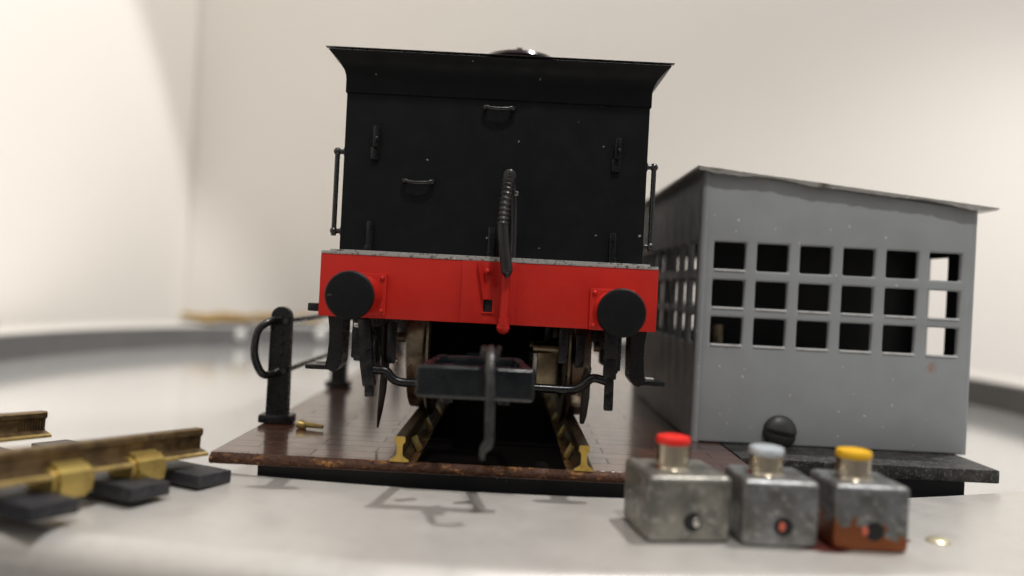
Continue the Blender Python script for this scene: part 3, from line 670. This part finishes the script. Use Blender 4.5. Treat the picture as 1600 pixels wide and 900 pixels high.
# brass pin head and offcut
p = U(1467, 832, 6.45)
b = MB(); b.lathe((p.x, p.y, 0), [(0.095, 0.0), (0.095, 0.012), (0.07, 0.03), (0.0, 0.036)], seg=24)
ident(b.build('pin_head', M['pale_brass']), 'small brass pin head in the rim right of the yellow push button', 'pin')
p = U(478, 661, 8.9)
b = MB(); z0 = ZD+0.05
b.lathe((p.x-0.08, p.y, z0), [(0.0, -0.02), (0.045, -0.015), (0.05, 0.05), (0.03, 0.09), (0.0, 0.1)], Matrix.Rotation(R(100), 4, 'Y'), 18)
b.tube([(p.x-0.02, p.y, z0), (p.x+0.20, p.y-0.05, z0-0.01)], [0.035, 0.022], 10)
ident(b.build('brass_peg', M['foot']), 'short brass peg lying on the deck beside the railing post', 'peg')

# ------------------------------------------------------------------ track stubs on the rim
def track(name, label, group=None):
    """built at the origin: rails run along -Y from y=0 at the pit side; x=0 is the right-hand rail"""
    t = thing(name, (0, 0, 0), label, 'track', group)
    zf = 0.215
    for x, y0, ln in ((0.0, 0.0, 3.2), (-1.62, -0.37, 2.6)):
        b = MB(); b.prism(rail_poly(0.235, 0.10, 0.27), (x, y0, zf), (x, y0-ln, zf), mi=0, mi_cap=0)
        b.bm.faces.ensure_lookup_table()
        for f in b.bm.faces:                 # the foot keeps its brass colour, head and web are tarnished
            if max(v.co.z for v in f.verts) < zf+0.05: f.material_index = 1
        for k in range(9): b.box((x+0.034, y0-0.03-0.028*k, zf+0.115), (0.012, 0.012, 0.10), 0.003)     # tool ribs in the web
        b.build('rail', [M['tarnish'], M['foot']], t, 25)
    for y in (-0.16, -0.84, -1.66, -2.6):
        b = MB(); b.box((-0.70, y, 0.062), (2.2, 0.38, 0.112), 0.012); b.build('sleeper', M['sleeper'], t)
    for x, ys in ((0.0, (-0.64, -1.33)), (-1.62, (-1.18, -1.9))):
        for y in ys:
            b = MB()
            poly = [(-0.16, -0.17), (0.16, -0.17), (0.185, -0.08), (0.18, 0.0), (0.14, 0.065), (0.075, 0.10), (-0.075, 0.10), (-0.14, 0.065), (-0.18, 0.0), (-0.185, -0.08)]
            b.prism(poly, (x, y+0.17, zf+0.005), (x, y-0.17, zf+0.005), bev=0.04); b.build('rail_joiner', M['clip'], t, 50)
    return t
near = track('approach_track', 'tarnished brass track on black sleepers running off the rim at the left')
near.location = (-2.80, 7.30, 0.0); near.rotation_euler = (R(-2.8), 0, -R(25))
def dup(root, loc, rotz, label, group):
    r = root.copy(); COL.objects.link(r); r.location = loc; r.rotation_euler = (0, 0, rotz); r['label'] = label; r['group'] = group; r.scale = (0.75, 0.75, 0.75)
    for ch in list(root.children):
        c = ch.copy(); COL.objects.link(c); c.parent = r
        if c.name.startswith('rail'):            # these far rails are brighter brass
            for sl in c.material_slots: sl.link = 'OBJECT'; sl.material = M['brass']
        for g in ch.children:
            q = g.copy(); COL.objects.link(q); q.parent = c
    return r
for ang, lb in ((142, 'leftmost blurred brass track stub on the far rim of the pit'), (136, 'middle blurred brass track stub on the far rim of the pit'), (129, 'blurred brass track stub on the far rim nearest the railing')):
    a = R(ang); rad = RI + 0.1
    dup(near, (PC[0]+rad*math.cos(a), PC[1]+rad*math.sin(a), 0), a+R(90), lb, 'track stubs on the far rim')
# pale screw heads in the pit wall
for px, lb in ((380, 'pale round screw head in the pit wall left of the railing post'), (505, 'pale round screw head in the pit wall behind the footstep')):
    x_ = (px-800)/F; qa = 1+x_*x_; d = (2*PC[1] + math.sqrt(4*PC[1]**2 - 4*qa*(PC[1]**2-(RI-0.02)**2)))/(2*qa)
    c = Vector((x_*d, d, -0.36)); nrm = Vector((PC[0]-c.x, PC[1]-c.y, 0)).normalized()
    b = MB(); b.lathe(c, [(0.22, -0.02), (0.20, 0.06), (0.13, 0.10), (0.0, 0.12)], nrm.to_track_quat('Z', 'Y').to_matrix().to_4x4(), 24)
    ident(b.build('wall_screw', M['pale_screw']), lb, 'screw', 'screws in the pit wall')
